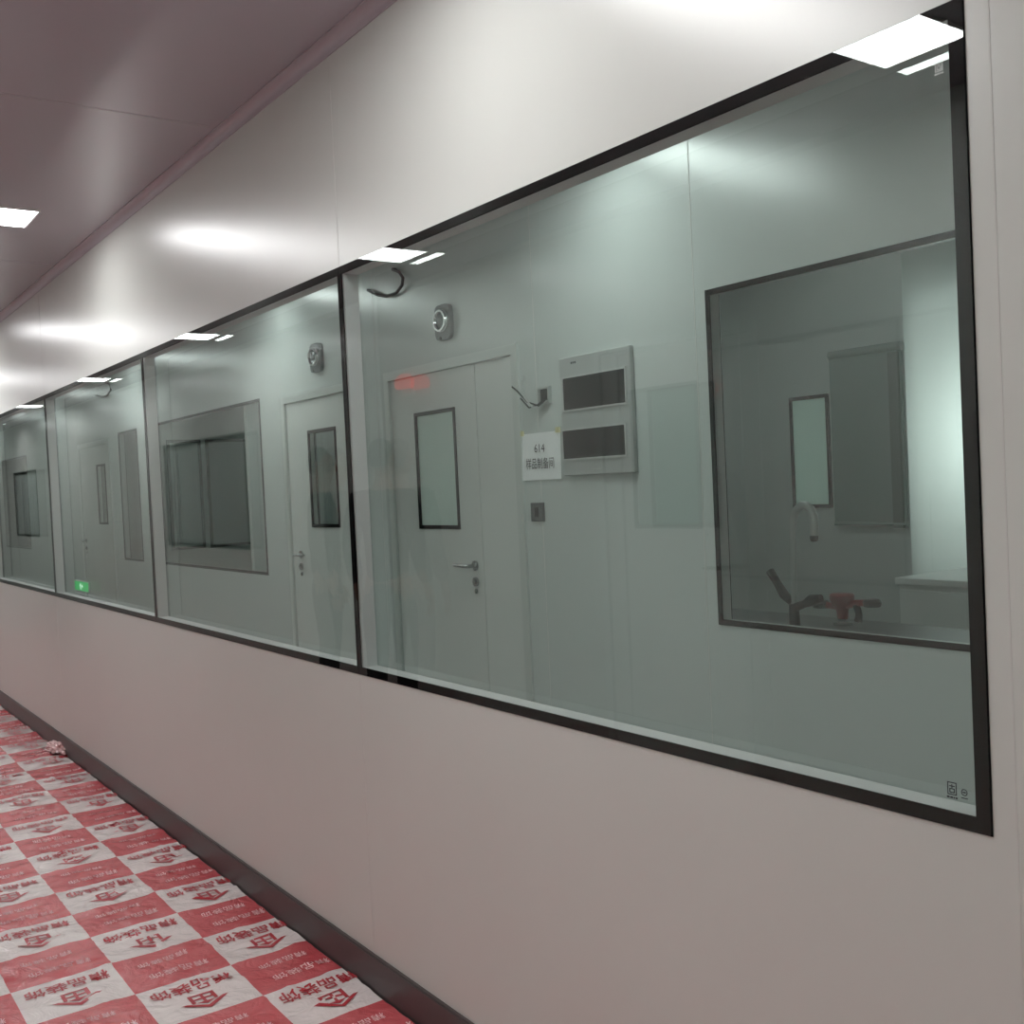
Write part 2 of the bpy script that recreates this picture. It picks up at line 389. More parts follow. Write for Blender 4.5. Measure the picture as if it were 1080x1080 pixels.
def inner_window(n, y0, y1, label, gm):
    w = thing('window_%d' % n, (X2, y0, ZW0), label, 'window', None, 'structure')
    f = MB()
    for X, e in ((X2-.003, .020), (X3-.001, .014)): f.frame(X, X+.004, y0, y1, ZW0, ZW1, e)
    f.build('black_border', M_BLACK, w)
    f = MB(); f.frame(X2+.004, X3-.002, y0+.003, y1-.003, ZW0+.003, ZW1-.003, .012); f.build('spacer_frame', M_ALU, w)
    X = X2+.0025
    g = MB()
    g.add([(X,y0+.004,ZW0+.004),(X,y1-.004,ZW0+.004),(X,y1-.004,ZW1-.004),(X,y0+.004,ZW1-.004)], [(0,1,2,3)])
    g.build('glass_pane', gm, w)
inner_window(5, wA[0], wA[1], 'black edged inner window with tap and eyewash behind it', M_GLASS_IN)
inner_window(6, wB[0], wB[1], 'wide dark inner window seen through the second corridor window', M_GLASS_IN)
inner_window(7, wC[0], wC[1], 'small dark inner window seen through the last corridor window', M_GLASS_IN)
inner_window(8, wE[0], wE[1], 'narrow dark inner window beside the far door in the third corridor window', M_GLASS_IN)

vz1, vz0 = at(461, 433, X2).z, at(463, 557, X2).z
hz = at(493, 596, X2).z
def handle(root_leaf, y, z, sgn, X):
    h = MB()
    h.tube([(X-.001, y, z), (X-.008, y, z)], .024, 20); h.tube([(X-.006, y, z), (X-.045, y, z)], .009, 12)
    h.tube([(X-.045, y-sgn*.005, z), (X-.047, y+sgn*.04, z), (X-.045, y+sgn*.09, z+.001), (X-.040, y+sgn*.125, z+.002)], [.010, .0095, .0085, .007], 12)
    h.build('handle', M_STEEL, root_leaf, smooth=True)
    h = MB(); h.tube([(X-.001, y, z-.075), (X-.010, y, z-.075)], .022, 20); h.tube([(X-.008, y, z-.075), (X-.018, y, z-.075)], .010, 12)
    h.tube([(X-.001, y, z-.12), (X-.007, y, z-.12)], .012, 14)
    h.build('lock', M_STEEL, root_leaf, smooth=True)
def door(n, y0, y1, label, split=None, vis=None, hy=None, hs=1, X=X2, pane=M_GLASS2, zd=ZD, e=.018, dm=M_DOOR, fm=M_DFRAME):
    t = thing('door_%d' % n, (X, (y0+y1)/2, 0), label, 'door', None, 'structure')
    f = MB(); w = .045; xa, xb = (X-.012, X+.05)
    f.box(xa, xb, y0-.001, y0+w, 0, zd); f.box(xa, xb, y1-w, y1+.001, 0, zd); f.box(xa, xb, y0+w, y1-w, zd-w, zd)
    f.build('frame', fm, t)
    l0, l1 = y0+w+.003, y1-w-.003
    if split:
        s = MB(); s.bbox(X+.002, X+.042, l0, split-.002, .006, zd-w-.003, .002); s.build('side_leaf', dm, t); l0 = split+.002
    s = MB(); wall_x(s, X+.002, X+.042, l0, l1, .006, zd-w-.003, [(vis[0], vis[1], vz0, vz1)])
    leaf = s.build('leaf', dm, t)
    s = MB(); s.frame(X-.003, X+.006, vis[0]-.004, vis[1]+.004, vz0-.004, vz1+.004, e); s.frame(X+.038, X+.046, vis[0]-.004, vis[1]+.004, vz0-.004, vz1+.004, e)
    s.build('vision_frame', M_BLACK, leaf)
    s = MB(); s.box(X+.006, X+.010, vis[0], vis[1], vz0, vz1); s.build('vision_pane', pane, leaf)
    handle(leaf, hy, hz, hs, X)
    return t
v1 = yspan(440, 482, 493); v2 = yspan(327, 356, 503); v3 = yspan(103, 112, 515)
door(1, d1[0], d1[1], 'pale unequal double door with narrow vision panel beside the control panel', split=at(510, 600, X2).y, vis=v1, hy=at(502, 597, X2).y, hs=1, pane=M_LITPANE)
door(2, d2[0], d2[1], 'pale door with vision panel seen through the second corridor window', vis=v2, hy=at(318, 582, X2).y, hs=-1)
door(3, d3[0], d3[1], 'pale narrow door seen far off through the third corridor window', vis=v3, hy=d3[1]-.13, hs=-1)

# rooms behind the inner wall
wbk = MB()
cu = yspan(963, 1120, 460, XB); cuz = (.25, 2.62)
vb = yspan(836, 876, 476, XB); vz0b, vz1b = at(857, 535, XB).z, at(855, 418, XB).z
wall_x(wbk, XB, XB+.05, YN, YE, 0, ZC, [(cu[0]+.06, at(970, 460, XB).y, .9, 2.3), (vb[0], vb[1], vz0b, vz1b)])
build_wall(wbk, 'wall_back', W_INNER, 'pale back wall of the laboratories')
YD = 10.6
for nm, y, lab in (('wall_divider', 5.3, 'behind the pair of doors'), ('wall_divider', 7.0, 'beside the dark inner window'), ('wall_divider', YD, 'holding nested dark windows')):
    m_ = MB(); m_.box(X3, XB, y, y+.05, 0, ZC); build_wall(m_, nm, W_INNER, 'partition between laboratory rooms, ' + lab)
w = thing('window_9', (XB, vb[0], vz0b), 'small upright pale pane in black frame at the back of the laboratory', 'window', None, 'structure')
f = MB(); f.frame(XB-.012, XB+.004, vb[0]-.004, vb[1]+.004, vz0b-.004, vz1b+.004, .02); f.build('black_border', M_BLACK, w)
f = MB(); f.box(XB-.006, XB-.002, vb[0], vb[1], vz0b, vz1b); f.build('pane', M_FROST, w)
def divider_window(n, pa, pb, z0, z1, pm, label, dy=0):
    x0, x1 = sorted((aty(pa, 520, YD).x, aty(pb, 520, YD).x)); y = YD - dy
    w = thing('window_%d' % n, ((x0+x1)/2, YD, z0), label, 'window', None, 'structure')
    f = MB(); e = .03
    for a in ((x0, x1, z0, z0+e), (x0, x1, z1-e, z1), (x0, x0+e, z0+e, z1-e), (x1-e, x1, z0+e, z1-e)): f.box(a[0], a[1], y-.012, y, a[2], a[3])
    f.build('black_border', M_BLACK, w)
    f = MB(); f.box(x0+e, x1-e, y-.006, y-.001, z0+e, z1-e); f.build('pane', pm, w)
divider_window(10, 178, 214, .95, 2.05, M_TINT2, 'pale tinted window on the partition seen through the wide inner window')
divider_window(11, 219, 270, .95, 2.05, M_TINT, 'dark tinted window on the partition seen through the wide inner window')

# ------------------------------------------------------------------ things on the inner wall
XI = X2
t = thing('control_panel', (XI, at(634, 440, XI).y, at(634, 500, XI).z), 'pale metal control panel with two dark displays on inner wall', 'control panel')
ya, yb = yspan(596, 671, 435); z0, z1 = at(636, 500, XI).z, at(632, 371, XI).z
m_ = MB(); m_.bbox(XI-.022, XI-.0005, ya, yb, z0, z1, .004); m_.build('body', M_GREYBOX, t)
for (pt, pb) in ((394, 429), (451, 482)):
    a, b = yspan(599, 665, (pt+pb)/2); q1, q0 = at(631, pt, XI).z, at(632, pb, XI).z
    m_ = MB(); m_.bbox(XI-.026, XI-.02, a, b, q0, q1, .002); s = m_.build('display', M_SCREEN, t)
    m_ = MB(); m_.frame(XI-.028, XI-.021, a-.006, b+.006, q0-.006, q1+.006, .007); m_.build('bezel', M_ALU, s)
m_ = MB(); c = at(601, 383, XI-.023)
for i in range(3): m_.box(XI-.0228, XI-.0222, c.y-.012-i*.012, c.y-.004-i*.012, c.z-.004, c.z+.004)
m_.build('badge', M_INK, t)
m_ = MB(); m_.box(XI-.0228, XI-.0222, (ya+yb)/2-.03, (ya+yb)/2+.03, z0+.02, z0+.025); m_.build('latch', M_ALU, t)

a, b = yspan(550.5, 592.5, 480); z0, z1 = at(572, 506, XI).z, at(572, 456, XI).z
t = thing('paper_notice', (XI, (a+b)/2, z0), 'white paper notice with room number taped beside the door', 'notice')
m_ = MB(); n = 8
vs = []; fs = []
for i in range(n+1):
    for j in range(n+1):
        u, v = i/n, j/n; vs.append((XI-.002-.006*abs(u-.5)*(1-v)*2, a+(b-a)*u, z0+(z1-z0)*v))
for i in range(n):
    for j in range(n): q = i*(n+1)+j; fs.append((q, q+1, q+n+2, q+n+1))
m_.add(vs, fs); m_.build('sheet', M_PAPER, t)
h = z1-z0
m_ = MB(); wall_text(m_, '614', h*.25, (a+b)/2, z0+h*.66, XI-.0095); m_.build('number_line', M_INK, t)
m_ = MB(); wall_text(m_, '样品制备间', h*.25, (a+b)/2, z0+h*.33, XI-.0095, sx=.80); m_.build('lettering', M_INK, t)
for y in (a+.012, b-.012):
    m_ = MB(); m_.box(XI-.0102, XI-.0008, y-.012, y+.012, z1-.008, z1+.014); m_.build('tape', M_TAPE, t)

a, b = yspan(570, 582, 416); z0, z1 = at(576, 426, XI).z, at(576, 408, XI).z
t = thing('junction_box', (XI, (a+b)/2, z0), 'small open junction box with loose wires above the paper notice', 'junction box')
m_ = MB(); m_.frame(XI-.018, XI-.0005, a, b, z0, z1, .008); m_.build('rim', M_GREYBOX, t)
m_ = MB(); m_.box(XI-.006, XI-.0008, a+.008, b-.008, z0+.008, z1-.008); m_.build('recess', M_DARK, t)
for i_, pts in enumerate((((577, 421), (568, 428), (556, 424), (545, 412), (540, 408)), ((577, 422), (570, 430), (561, 429), (553, 419), (551, 407), (553, 396)), ((576, 420), (567, 427), (558, 430), (549, 420)))):
    q = [at(x, y, XI-.02-.006*i) for i, (x, y) in enumerate(pts)]
    m_ = MB(); m_.tube(q, .0038, 8); m_.build('wire', M_DARK if i_ != 1 else M_GREYBOX, t, smooth=True)

a, b = yspan(562, 575, 540); z0, z1 = at(568, 550, XI).z, at(568, 530, XI).z
t = thing('door_button', (XI, (a+b)/2, z0), 'small grey release button with dark slot below the paper notice', 'switch')
m_ = MB(); m_.bbox(XI-.012, XI-.0005, a, b, z0, z1, .003); m_.build('plate', M_LAMPBODY, t)
m_ = MB(); c = (a+b)/2; m_.bbox(XI-.016, XI-.011, c-.012, c+.012, z0+.02, z1-.02, .002); m_.build('button', M_DARK, t)

def emergency_lamp(px0, px1, py0, py1, label):
    a, b = yspan(px0, px1, (py0+py1)/2); z0, z1 = at((px0+px1)/2, py1, XI).z, at((px0+px1)/2, py0, XI).z
    cy, cz = (a+b)/2, (z0+z1)/2; hw, hh = (b-a)/2*.86, (z1-z0)/2
    t = thing('emergency_lamp', (XI, cy, cz), label, 'lamp', 'emergency lamps above the doors')
    def se(k, e=4.5):
        o = []
        for i in range(32):
            an = 2*PI*i/32; c, s = math.cos(an), math.sin(an)
            o.append((cy+hw*k*math.copysign(abs(c)**(2/e), c), cz+hh*k*math.copysign(abs(s)**(2/e), s)))
        return o
    m_ = MB(); m_.prism(se(1), XI-.022, XI-.0005); m_.build('housing', M_LAMPBODY, t)
    N = 36
    def rev(prof, ky, kz, mt, nm):
        rings = [[(XI-dx, cy+math.cos(2*PI*i/N)*hw*k*ky, cz+.006+math.sin(2*PI*i/N)*hh*k*kz) for i in range(N)] for k, dx in prof]
        L = len(prof)-1; g = MB()
        g.add([p for r_ in rings for p in r_], [(r_*N+i, r_*N+(i+1) % N, (r_+1)*N+(i+1) % N, (r_+1)*N+i) for r_ in range(L) for i in range(N)] + [tuple(L*N+i for i in range(N))])
        g.build(nm, mt, t, smooth=True)
    rev(((.86, .021), (.86, .034), (.78, .042), (.64, .042), (.56, .034), (.52, .026)), 1, .78, M_CHROME, 'reflector_ring')
    rev(((.51, .026), (.46, .034), (.32, .040), (.15, .042)), 1, .76, M_LENS, 'lens')
    g = MB(); g.tube([(XI-.0215, cy+hw*.25, cz-hh*.88), (XI-.027, cy+hw*.25, cz-hh*.88)], .007, 10); g.build('test_button', M_DARK, t)
    return t
emergency_lamp(461, 480, 321, 359, 'oval emergency lamp above the unequal double door')
emergency_lamp(329, 342.5, 362, 393, 'oval emergency lamp above the door in the second window')

# hanging cables in the inner passage
for pts, lab in ((((388, 306), (398, 311), (408, 312.5), (418, 309), (424, 301), (425, 293), (421, 287), (414, 284)), 'black cable loop hanging near the top of the nearest window'),
                 (((101, 417), (107, 418.5), (113, 417), (117, 411), (115, 405), (110, 403)), 'black cable loop hanging far off in the third window')):
    q = [at(x, y, X2-.02) for x, y in pts]
    q = [Vector((X2+.006, q[0].y+.01, q[0].z))] + q + [Vector((X2+.006, q[-1].y, q[-1].z))]
    m_ = MB(); m_.tube(q, .008, 10); tag(m_.build('cable', M_DARK, loc=q[0], smooth=True), lab, 'cable', 'loose cables')

# exit sign
a, b = yspan(81.5, 96, 618); z0, z1 = at(88.5, 623.5, XI).z, at(88.5, 612.5, XI).z
t = thing('exit_sign', (XI, (a+b)/2, z0), 'small lit green running man exit sign low on inner wall', 'exit sign')
m_ = MB(); m_.bbox(XI-.025, XI-.0005, a, b, z0, z1, .003); m_.build('housing', M_WHITE, t)
m_ = MB(); m_.box(XI-.027, XI-.0255, a+.008, b-.008, z0+.008, z1-.008); m_.build('face', M_GREEN, t)
m_ = MB(); cy, cz, h = (a+b)/2, (z0+z1)/2, z1-z0; xx = XI-.0275
def PP(l, mb_): mb_.prism([(cy - p*h, cz + q*h) for p, q in l], xx-.0006, xx)
PP([(-.32+.06*math.cos(t_), .26+.06*math.sin(t_)) for t_ in [2*PI*i/14 for i in range(14)]], m_)
for l in ([(-.38, .18), (-.24, .2), (-.2, -.02), (-.32, -.05)], [(-.24, .18), (-.1, .08), (-.12, .03), (-.25, .11)], [(-.38, .17), (-.5, .08), (-.47, .04), (-.36, .1)],
          [(-.3, -.03), (-.2, -.02), (-.1, -.2), (-.02, -.3), (-.08, -.34), (-.17, -.22)], [(-.32, -.04), (-.24, -.05), (-.34, -.26), (-.52, -.28), (-.52, -.22), (-.38, -.2)],
          [(.14, .06), (.34, .06), (.34, .18), (.56, 0), (.34, -.18), (.34, -.06), (.14, -.06)]): PP(l, m_)
m_.build('pictogram', M_GLYPH, t)

# ------------------------------------------------------------------ laboratory behind inner window
zt = .855
t = thing('laboratory_bench', (3.15, 2.3, 0), 'dark topped laboratory bench under the inner window', 'bench')
m_ = MB(); m_.bbox(2.80, 3.50, .9, 3.6, zt-.035, zt, .004); m_.build('worktop', M_BENCH, t)
m_ = MB(); m_.box(2.83, 3.46, .93, 3.57, .08, zt-.035); m_.box(2.86, 3.40, .95, 3.55, 0, .08); m_.build('carcass', M_CAB, t)
for i in range(4):
    y = .94+i*.657; m_ = MB(); m_.bbox(3.46, 3.48, y, y+.645, .1, zt-.05, .003); dd = m_.build('door', M_CAB, t)
    m_ = MB(); m_.tube([(3.482, y+.56, .6), (3.505, y+.56, .6), (3.505, y+.56, .72), (3.482, y+.56, .72)], .005, 8); m_.build('knob', M_STEEL, dd, smooth=True)
# gooseneck tap
XT = 3.12
b = at(838, 652, XT); t = thing('laboratory_tap', (XT, b.y, zt), 'pale gooseneck laboratory tap with black lever behind inner window', 'tap')
q = [Vector((XT, b.y, zt))] + [at(x, y, XT) for x, y in ((838, 640), (837, 600), (836.5, 560), (837, 546), (840, 538), (845, 533), (850, 533), (855, 537), (858, 545), (859, 556), (858.5, 566))]
m_ = MB(); m_.tube(q, [.011, .011, .011, .012, .014, .015, .016, .016, .016, .016, .015, .015], 12); m_.build('spout', M_PALESTEEL, t, smooth=True)
m_ = MB(); e = q[-1]; m_.tube([e+Vector((0,0,.004)), e+Vector((0,0,-.010)), e-Vector((0,0,.018))], [.0155, .0155, .011], 12); m_.build('nozzle', M_DARK, t, smooth=True)
m_ = MB(); m_.tube([(XT, b.y, zt), (XT, b.y, zt+.015), (XT, b.y, zt+.02), (XT, b.y, zt+.10)], [.034, .034, .02, .018], 16); m_.build('base', M_DARK, t, smooth=True)
m_ = MB(); q = [at(834, 634, XT), at(827, 627, XT), at(820, 615, XT), at(812, 602, XT)]; m_.tube(q, [.015, .019, .015, .017], 10); m_.build('lever', M_DARK, t, smooth=True)
m_ = MB(); q = [at(838, 641, XT), at(848, 637, XT), at(856, 633, XT), at(866, 631, XT)]; m_.tube(q, [.018, .014, .022, .015], 10); m_.build('side_valve', M_DARK, t, smooth=True)
# eyewash
XT = 3.34
b = at(889, 655, XT); t = thing('eyewash', (XT, b.y, zt), 'red and black twin head emergency eyewash on the laboratory bench', 'eyewash')
zq = at(889, 640, XT).z
m_ = MB(); m_.tube([(XT, b.y, zt+.001), (XT, b.y, zt+.012), (XT, b.y, zt+.014), (XT, b.y, zq-.03)], [.036, .036, .016, .016], 16); m_.build('stem', M_STEEL, t, smooth=True)
m_ = MB(); m_.tube([(XT, b.y, zq+dz) for dz in (-.045, -.02, .0, .012, .03, .046, .05)], [.020, .022, .027, .039, .046, .046, .040], 20); m_.build('bowl', M_RED, t, smooth=True)
for s, (pe, py) in ((-1, (866, 637)), (1, (920, 636))):
    e = at(pe, py, XT); m_ = MB()
    m_.tube([(XT, b.y, zq), (XT, (b.y+e.y)/2, e.z-.004), (XT, e.y, e.z)], [.015, .013, .013], 12); arm = m_.build('arm', M_RED, t, smooth=True)
    m_ = MB(); m_.tube([(XT, e.y, e.z-.014), (XT, e.y, e.z+.004), (XT, e.y, e.z+.014)], [.030, .035, .026], 14); m_.build('spray_head', M_DARK, arm, smooth=True)
m_ = MB(); q = [at(903, 638, XT), at(906, 648, XT), at(905, 656, XT)]; q[-1].z = max(q[-1].z, zt+.02); m_.tube(q, [.014, .013, .016], 10); m_.build('hose', M_DARK, t, smooth=True)
# white cabinet at the right
Xc = 3.95; za = at(985, 611, Xc).z; ya = at(946, 640, Xc).y
t = thing('storage_cabinet', (Xc+.25, ya-.6, 0), 'white low cabinet in front of the bright curtain', 'cabinet')
m_ = MB(); m_.box(Xc+.01, Xc+.5, ya-1.19, ya-.01, 0, za-.03); m_.build('body', M_CAB, t)
m_ = MB(); m_.bbox(Xc-.01, Xc+.52, ya-1.2, ya, za-.03, za, .004); m_.build('top', M_CAB, t)
for i in range(2):
    m_ = MB(); m_.bbox(Xc-.008, Xc+.01, ya-1.18+i*.585, ya-1.18+i*.585+.575, .05, za-.05, .003); m_.build('door', M_CAB, t)
# curtain and blind
t = thing('curtain', (XB-.05, (cu[0]+cu[1])/2, cuz[1]), 'bright white sheer curtain over the laboratory window', 'curtain')
m_ = MB(); N = 60; vs = []
for i in range(N+1):
    y = cu[0]+(cu[1]-cu[0])*i/N; x = XB-.05+.003*math.sin(i*.22)
    vs += [(x, y, cuz[0]), (x*.5+(XB-.05)*.5, y, cuz[1])]
m_.add(vs, [(2*i, 2*i+2, 2*i+3, 2*i+1) for i in range(N)]); m_.build('cloth', M_CLOTH, t, smooth=True)
m_ = MB(); m_.tube([(XB-.05, cu[0]-.03, cuz[1]+.01), (XB-.05, cu[1]+.01, cuz[1]+.01)], .010, 12)
m_.tube([(XB-.05, cu[0]-.02, cuz[1]+.01), (XB, cu[0]-.02, cuz[1]+.01)], .008, 8); m_.tube([(XB-.05, cu[1], cuz[1]+.01), (XB, cu[1], cuz[1]+.01)], .008, 8)
m_.build('rod', M_STEEL, t, smooth=True)
ld = bpy.data.lights.new('daylight', 'AREA'); ld.shape = 'RECTANGLE'; ld.size = .5; ld.size_y = .15; ld.energy = 4.2; ld.color = (.97, 1, .985)
lo = bpy.data.objects.new('daylight', ld); COL.objects.link(lo); lo.location = (XB+.32, at(1046, 460, XB).y, 1.6); lo.rotation_euler = (0, PI/2, 0)

bl = yspan(881, 957, 462, XB); q0, q1 = at(913, 552, XB).z, at(913, 370, XB).z
t = thing('roller_blind', (XB, (bl[0]+bl[1])/2, q1), 'grey green roller blind between pale pane and curtain', 'blind')
m_ = MB(); m_.box(XB-.03, XB-.026, bl[0], bl[1], q0, q1); m_.build('fabric', M_BLIND, t)
m_ = MB(); m_.tube([(XB-.022, bl[0], q1), (XB-.022, bl[1], q1)], .022, 14); m_.build('roller', M_BLIND, t, smooth=True)
m_ = MB(); m_.tube([(XB-.028, bl[0], q0), (XB-.028, bl[1], q0)], .010, 10); m_.build('bottom_bar', M_BLIND, t, smooth=True)
m_ = MB(); m_.box(XB-.036, XB-.0005, bl[0]+.012, bl[0]+.075, q0-.02, q1-.03); m_.build('side_rail', M_RAIL, t)

# ------------------------------------------------------------------ wall behind the photographer: door and alarm seen in the glass, dark windows added for their reflection
def mirror_door():
    X = XL; t = thing('door_4', (X, (LDY0+LDY1)/2, 0), 'pale door reflected as a faint rectangle in the nearest window', 'door', None, 'structure')
    f = MB(); w = .045
    f.box(X-.05, X+.012, LDY0-.001, LDY0+w, 0, 2.1); f.box(X-.05, X+.012, LDY1-w, LDY1+.001, 0, 2.1); f.box(X-.05, X+.012, LDY0+w, LDY1-w, 2.1-w, 2.1); f.build('frame', M_DFRAME, t)
    s = MB(); wall_x(s, X-.045, X-.004, LDY0+w+.003, LDY1-w-.003, .006, 2.05, [(3.31, 3.74, 1.22, 1.86)]); leaf = s.build('leaf', M_DOOR, t)
    s = MB(); s.frame(X-.008, X+.002, 3.305, 3.745, 1.215, 1.865, .02); s.build('vision_frame', M_BLACK, leaf)
    s = MB(); s.box(X-.03, X-.026, 3.31, 3.74, 1.22, 1.86); s.build('vision_pane', mat('teal_pane', (92, 140, 124), .3), leaf)
    h = MB(); h.tube([(X-.003, 3.16, 1.05), (X+.045, 3.16, 1.05), (X+.045, 3.27, 1.05)], .009, 10); h.build('handle', M_STEEL, leaf, smooth=True)
mirror_door()
for n_, y0, y1, lab in ((12, lw0, lw1, 'unseen dark window added opposite for its reflection in the second corridor window'), (13, lv0, lv1, 'unseen dark window added opposite for its reflection in the last corridor window')):
    w = thing('window_%d' % n_, (XL, y0, 1.0), lab, 'window', None, 'structure')
    f = MB(); f.frame(XL-.004, XL+.004, y0-.002, y1+.002, .998, 2.002, .03); f.build('black_border', M_BLACK, w)
    f = MB(); f.box(XL-.03, XL-.024, y0, y1, 1.0, 2.0); f.build('pane', M_TINT3, w)
c = at(433, 405, XM); y, z = c.y, c.z
t = thing('alarm_lamp', (XL, y, z), 'red alarm lamp reflected above the door vision panel', 'alarm lamp')
m_ = MB(); m_.bbox(XL-.004, XL+.02, y-.07, y+.07, z-.07, z+.05, .004); m_.build('base', M_WHITE, t)
m_ = MB(); N = 24
rings = [[(XL+dx, y+math.cos(2*PI*i/N)*.09*k, z+max(-.03, math.sin(2*PI*i/N)*.065*k)) for i in range(N)] for k, dx in ((1, .02), (.96, .05), (.7, .075), (.2, .085))]
m_.add([p for r_ in rings for p in r_], [(r_*N+i, r_*N+(i+1) % N, (r_+1)*N+(i+1) % N, (r_+1)*N+i) for r_ in range(3) for i in range(N)] + [tuple(3*N+i for i in range(N))])
m_.build('dome', M_REDLIT, t, smooth=True)

# ------------------------------------------------------------------ people standing by the far side of the corridor, only mirrored in the glass
M_SKIN = mat('skin', (150, 114, 97), .5); M_JACKET = mat('dark_jacket', (22, 24, 28), .8, .2, 0, .1, 20); M_TROUSER = mat('dark_trousers', (20, 21, 25), .8, .2, 0, .1, 20)
M_HAIR = mat('black_hair', (16, 14, 13), .5); M_EYE = mat('eye', (30, 24, 20), .15); M_SHOE = mat('shoe', (26, 26, 28), .4)
def skin(name, chains, m, parent, sub=2):
    """chains of (x,y,z,rx,ry); a first entry ('j', chain, index) joins an earlier vertex"""
    vs = []; es = []; rs = []; idx = []; roots = []
    for ch in chains:
        ids = []
        for p in ch:
            if p[0] == 'j': ids.append(idx[p[1]][p[2]]); continue
            vs.append(p[:3]); rs.append((p[3], p[4] if len(p) > 4 else p[3])); ids.append(len(vs)-1)
        if ch[0][0] != 'j': roots.append(ids[0])
        es += list(zip(ids[:-1], ids[1:])); idx.append(ids)
    me = bpy.data.meshes.new(name); me.from_pydata(vs, es, []); me.materials.append(m)
    o = bpy.data.objects.new(name, me); COL.objects.link(o); o.parent = parent
    md = o.modifiers.new('skin', 'SKIN'); md.use_smooth_shade = True
    lay = me.skin_vertices[0].data
    for i, r_ in enumerate(rs): lay[i].radius = r_; lay[i].use_root = i in roots
    s = o.modifiers.new('sub', 'SUBSURF'); s.levels = sub; s.render_levels = sub
    ORG[o.name] = ORG[parent.name]
    return o
def footing(x, y): return max(hgt(x+.03*i, y+.03*j) for i in range(-8, 9) for j in range(-8, 9)) + .002
px, pyy = -.22, at(408, 560, 2*D+.22).y
pz = footing(px, pyy)
pr_ = thing('person', (px, pyy, pz), 'person in dark jacket and trousers standing, mirrored as a faint silhouette in the nearest window', 'person')
ch = [[(0, 0, .90, .13, .095), (0, 0, 1.03, .115, .085), (0, -.005, 1.20, .13, .09), (0, .005, 1.36, .115, .08), (0, .012, 1.43, .06, .055), (0, .005, 1.485, .05, .052), (0, -.02, 1.535, .052, .062), (0, -.012, 1.60, .068, .085), (0, -.004, 1.66, .066, .08), (0, 0, 1.695, .04, .05)]]
for s in (-1, 1):
    ch.append([('j', 0, 3), (s*.165, .012, 1.375, .058), (s*.205, .03, 1.22, .048), (s*.225, .035, 1.09, .040), (s*.235, -.01, .96, .036), (s*.24, -.045, .86, .027), (s*.24, -.06, .81, .020, .034), (s*.238, -.07, .765, .017, .038)])
    ch.append([('j', 0, 0), (s*.085, 0, .84, .09), (s*.095, -.005, .66, .073), (s*.1, -.012, .48, .056), (s*.102, .012, .32, .054), (s*.105, .02, .09, .038), (s*.108, -.03, .05, .030, .026), (s*.112, -.11, .04, .028, .018)])
for s in (-1, 1):
    for k, (dy, ln) in enumerate(((-.026, .066), (-.009, .076), (.009, .072), (.026, .056))):
        bx, by, bz = s*.238, -.07+dy, .765
        ch.append([(bx, by, bz, .010), (bx-s*.002, by-.006, bz-.030, .0095), (bx-s*.010, by-.012, bz-.03-ln*.45, .009), (bx-s*.022, by-.014, bz-.03-ln*.8, .0075)])
    ch.append([(s*.237, -.075, .80, .012), (s*.228, -.108, .775, .0115), (s*.220, -.120, .745, .010), (s*.216, -.124, .722, .008)])
    ch.append([(s*.066, .0, 1.59, .010, .016), (s*.076, .006, 1.60, .006, .022), (s*.072, .006, 1.625, .005, .012)])
ch.append([(0, -.085, 1.615, .009), (0, -.098, 1.59, .011), (0, -.102, 1.575, .013), (0, -.088, 1.57, .012)])
skin('body', ch, M_SKIN, pr_)
jk = [[(0, 0, .86, .145, .11), (0, 0, .98, .14, .105), (0, -.003, 1.2, .15, .108), (0, .005, 1.36, .132, .096), (0, .012, 1.435, .07, .066)]]
for s in (-1, 1):
    jk.append([('j', 0, 3), (s*.17, .012, 1.375, .073), (s*.208, .03, 1.22, .062), (s*.227, .035, 1.09, .054), (s*.236, -.01, .96, .049), (s*.24, -.042, .875, .042)])
skin('jacket', jk, M_JACKET, pr_)
tr_ = [[(0, 0, .95, .128, .098), (0, 0, .86, .135, .1)]]
for s in (-1, 1):
    tr_.append([('j', 0, 1), (s*.088, 0, .78, .10), (s*.097, -.005, .62, .086), (s*.1, -.01, .48, .070), (s*.103, .012, .3, .064), (s*.106, .018, .10, .058)])
skin('trousers', tr_, M_TROUSER, pr_)
for s in (-1, 1):
    skin('shoe', [[(s*.106, .045, .045, .042, .04), (s*.108, -.02, .043, .044, .038), (s*.112, -.10, .035, .048, .03), (s*.114, -.16, .03, .04, .024)]], M_SHOE, pr_)
skin('hair', [[(0, .055, 1.55, .055, .04), (0, .045, 1.63, .076, .06), (0, .01, 1.685, .074, .078), (0, -.05, 1.70, .05, .03)]], M_HAIR, pr_)
for s in (-1, 1):
    m_ = MB(); bm = bmesh.new(); bmesh.ops.create_uvsphere(bm, u_segments=12, v_segments=8, radius=.011); bm.verts.index_update()
    m_.add([v.co + Vector((px+s*.029, pyy-.084, pz+1.612)) for v in bm.verts], [[v.index for v in f.verts] for f in bm.faces]); bm.free(); m_.build('eye', M_EYE, pr_, smooth=True)
pr_.rotation_euler.z = math.radians(-120)
p2 = copy_tree(pr_); x2_ = -.24; y2_ = at(343, 560, 2*D+.24).y
p2.location = (x2_, y2_, footing(x2_, y2_)); p2.rotation_euler.z = math.radians(-60)
p2['label'] = 'person in dark clothes standing, mirrored faintly over the door in the second window'

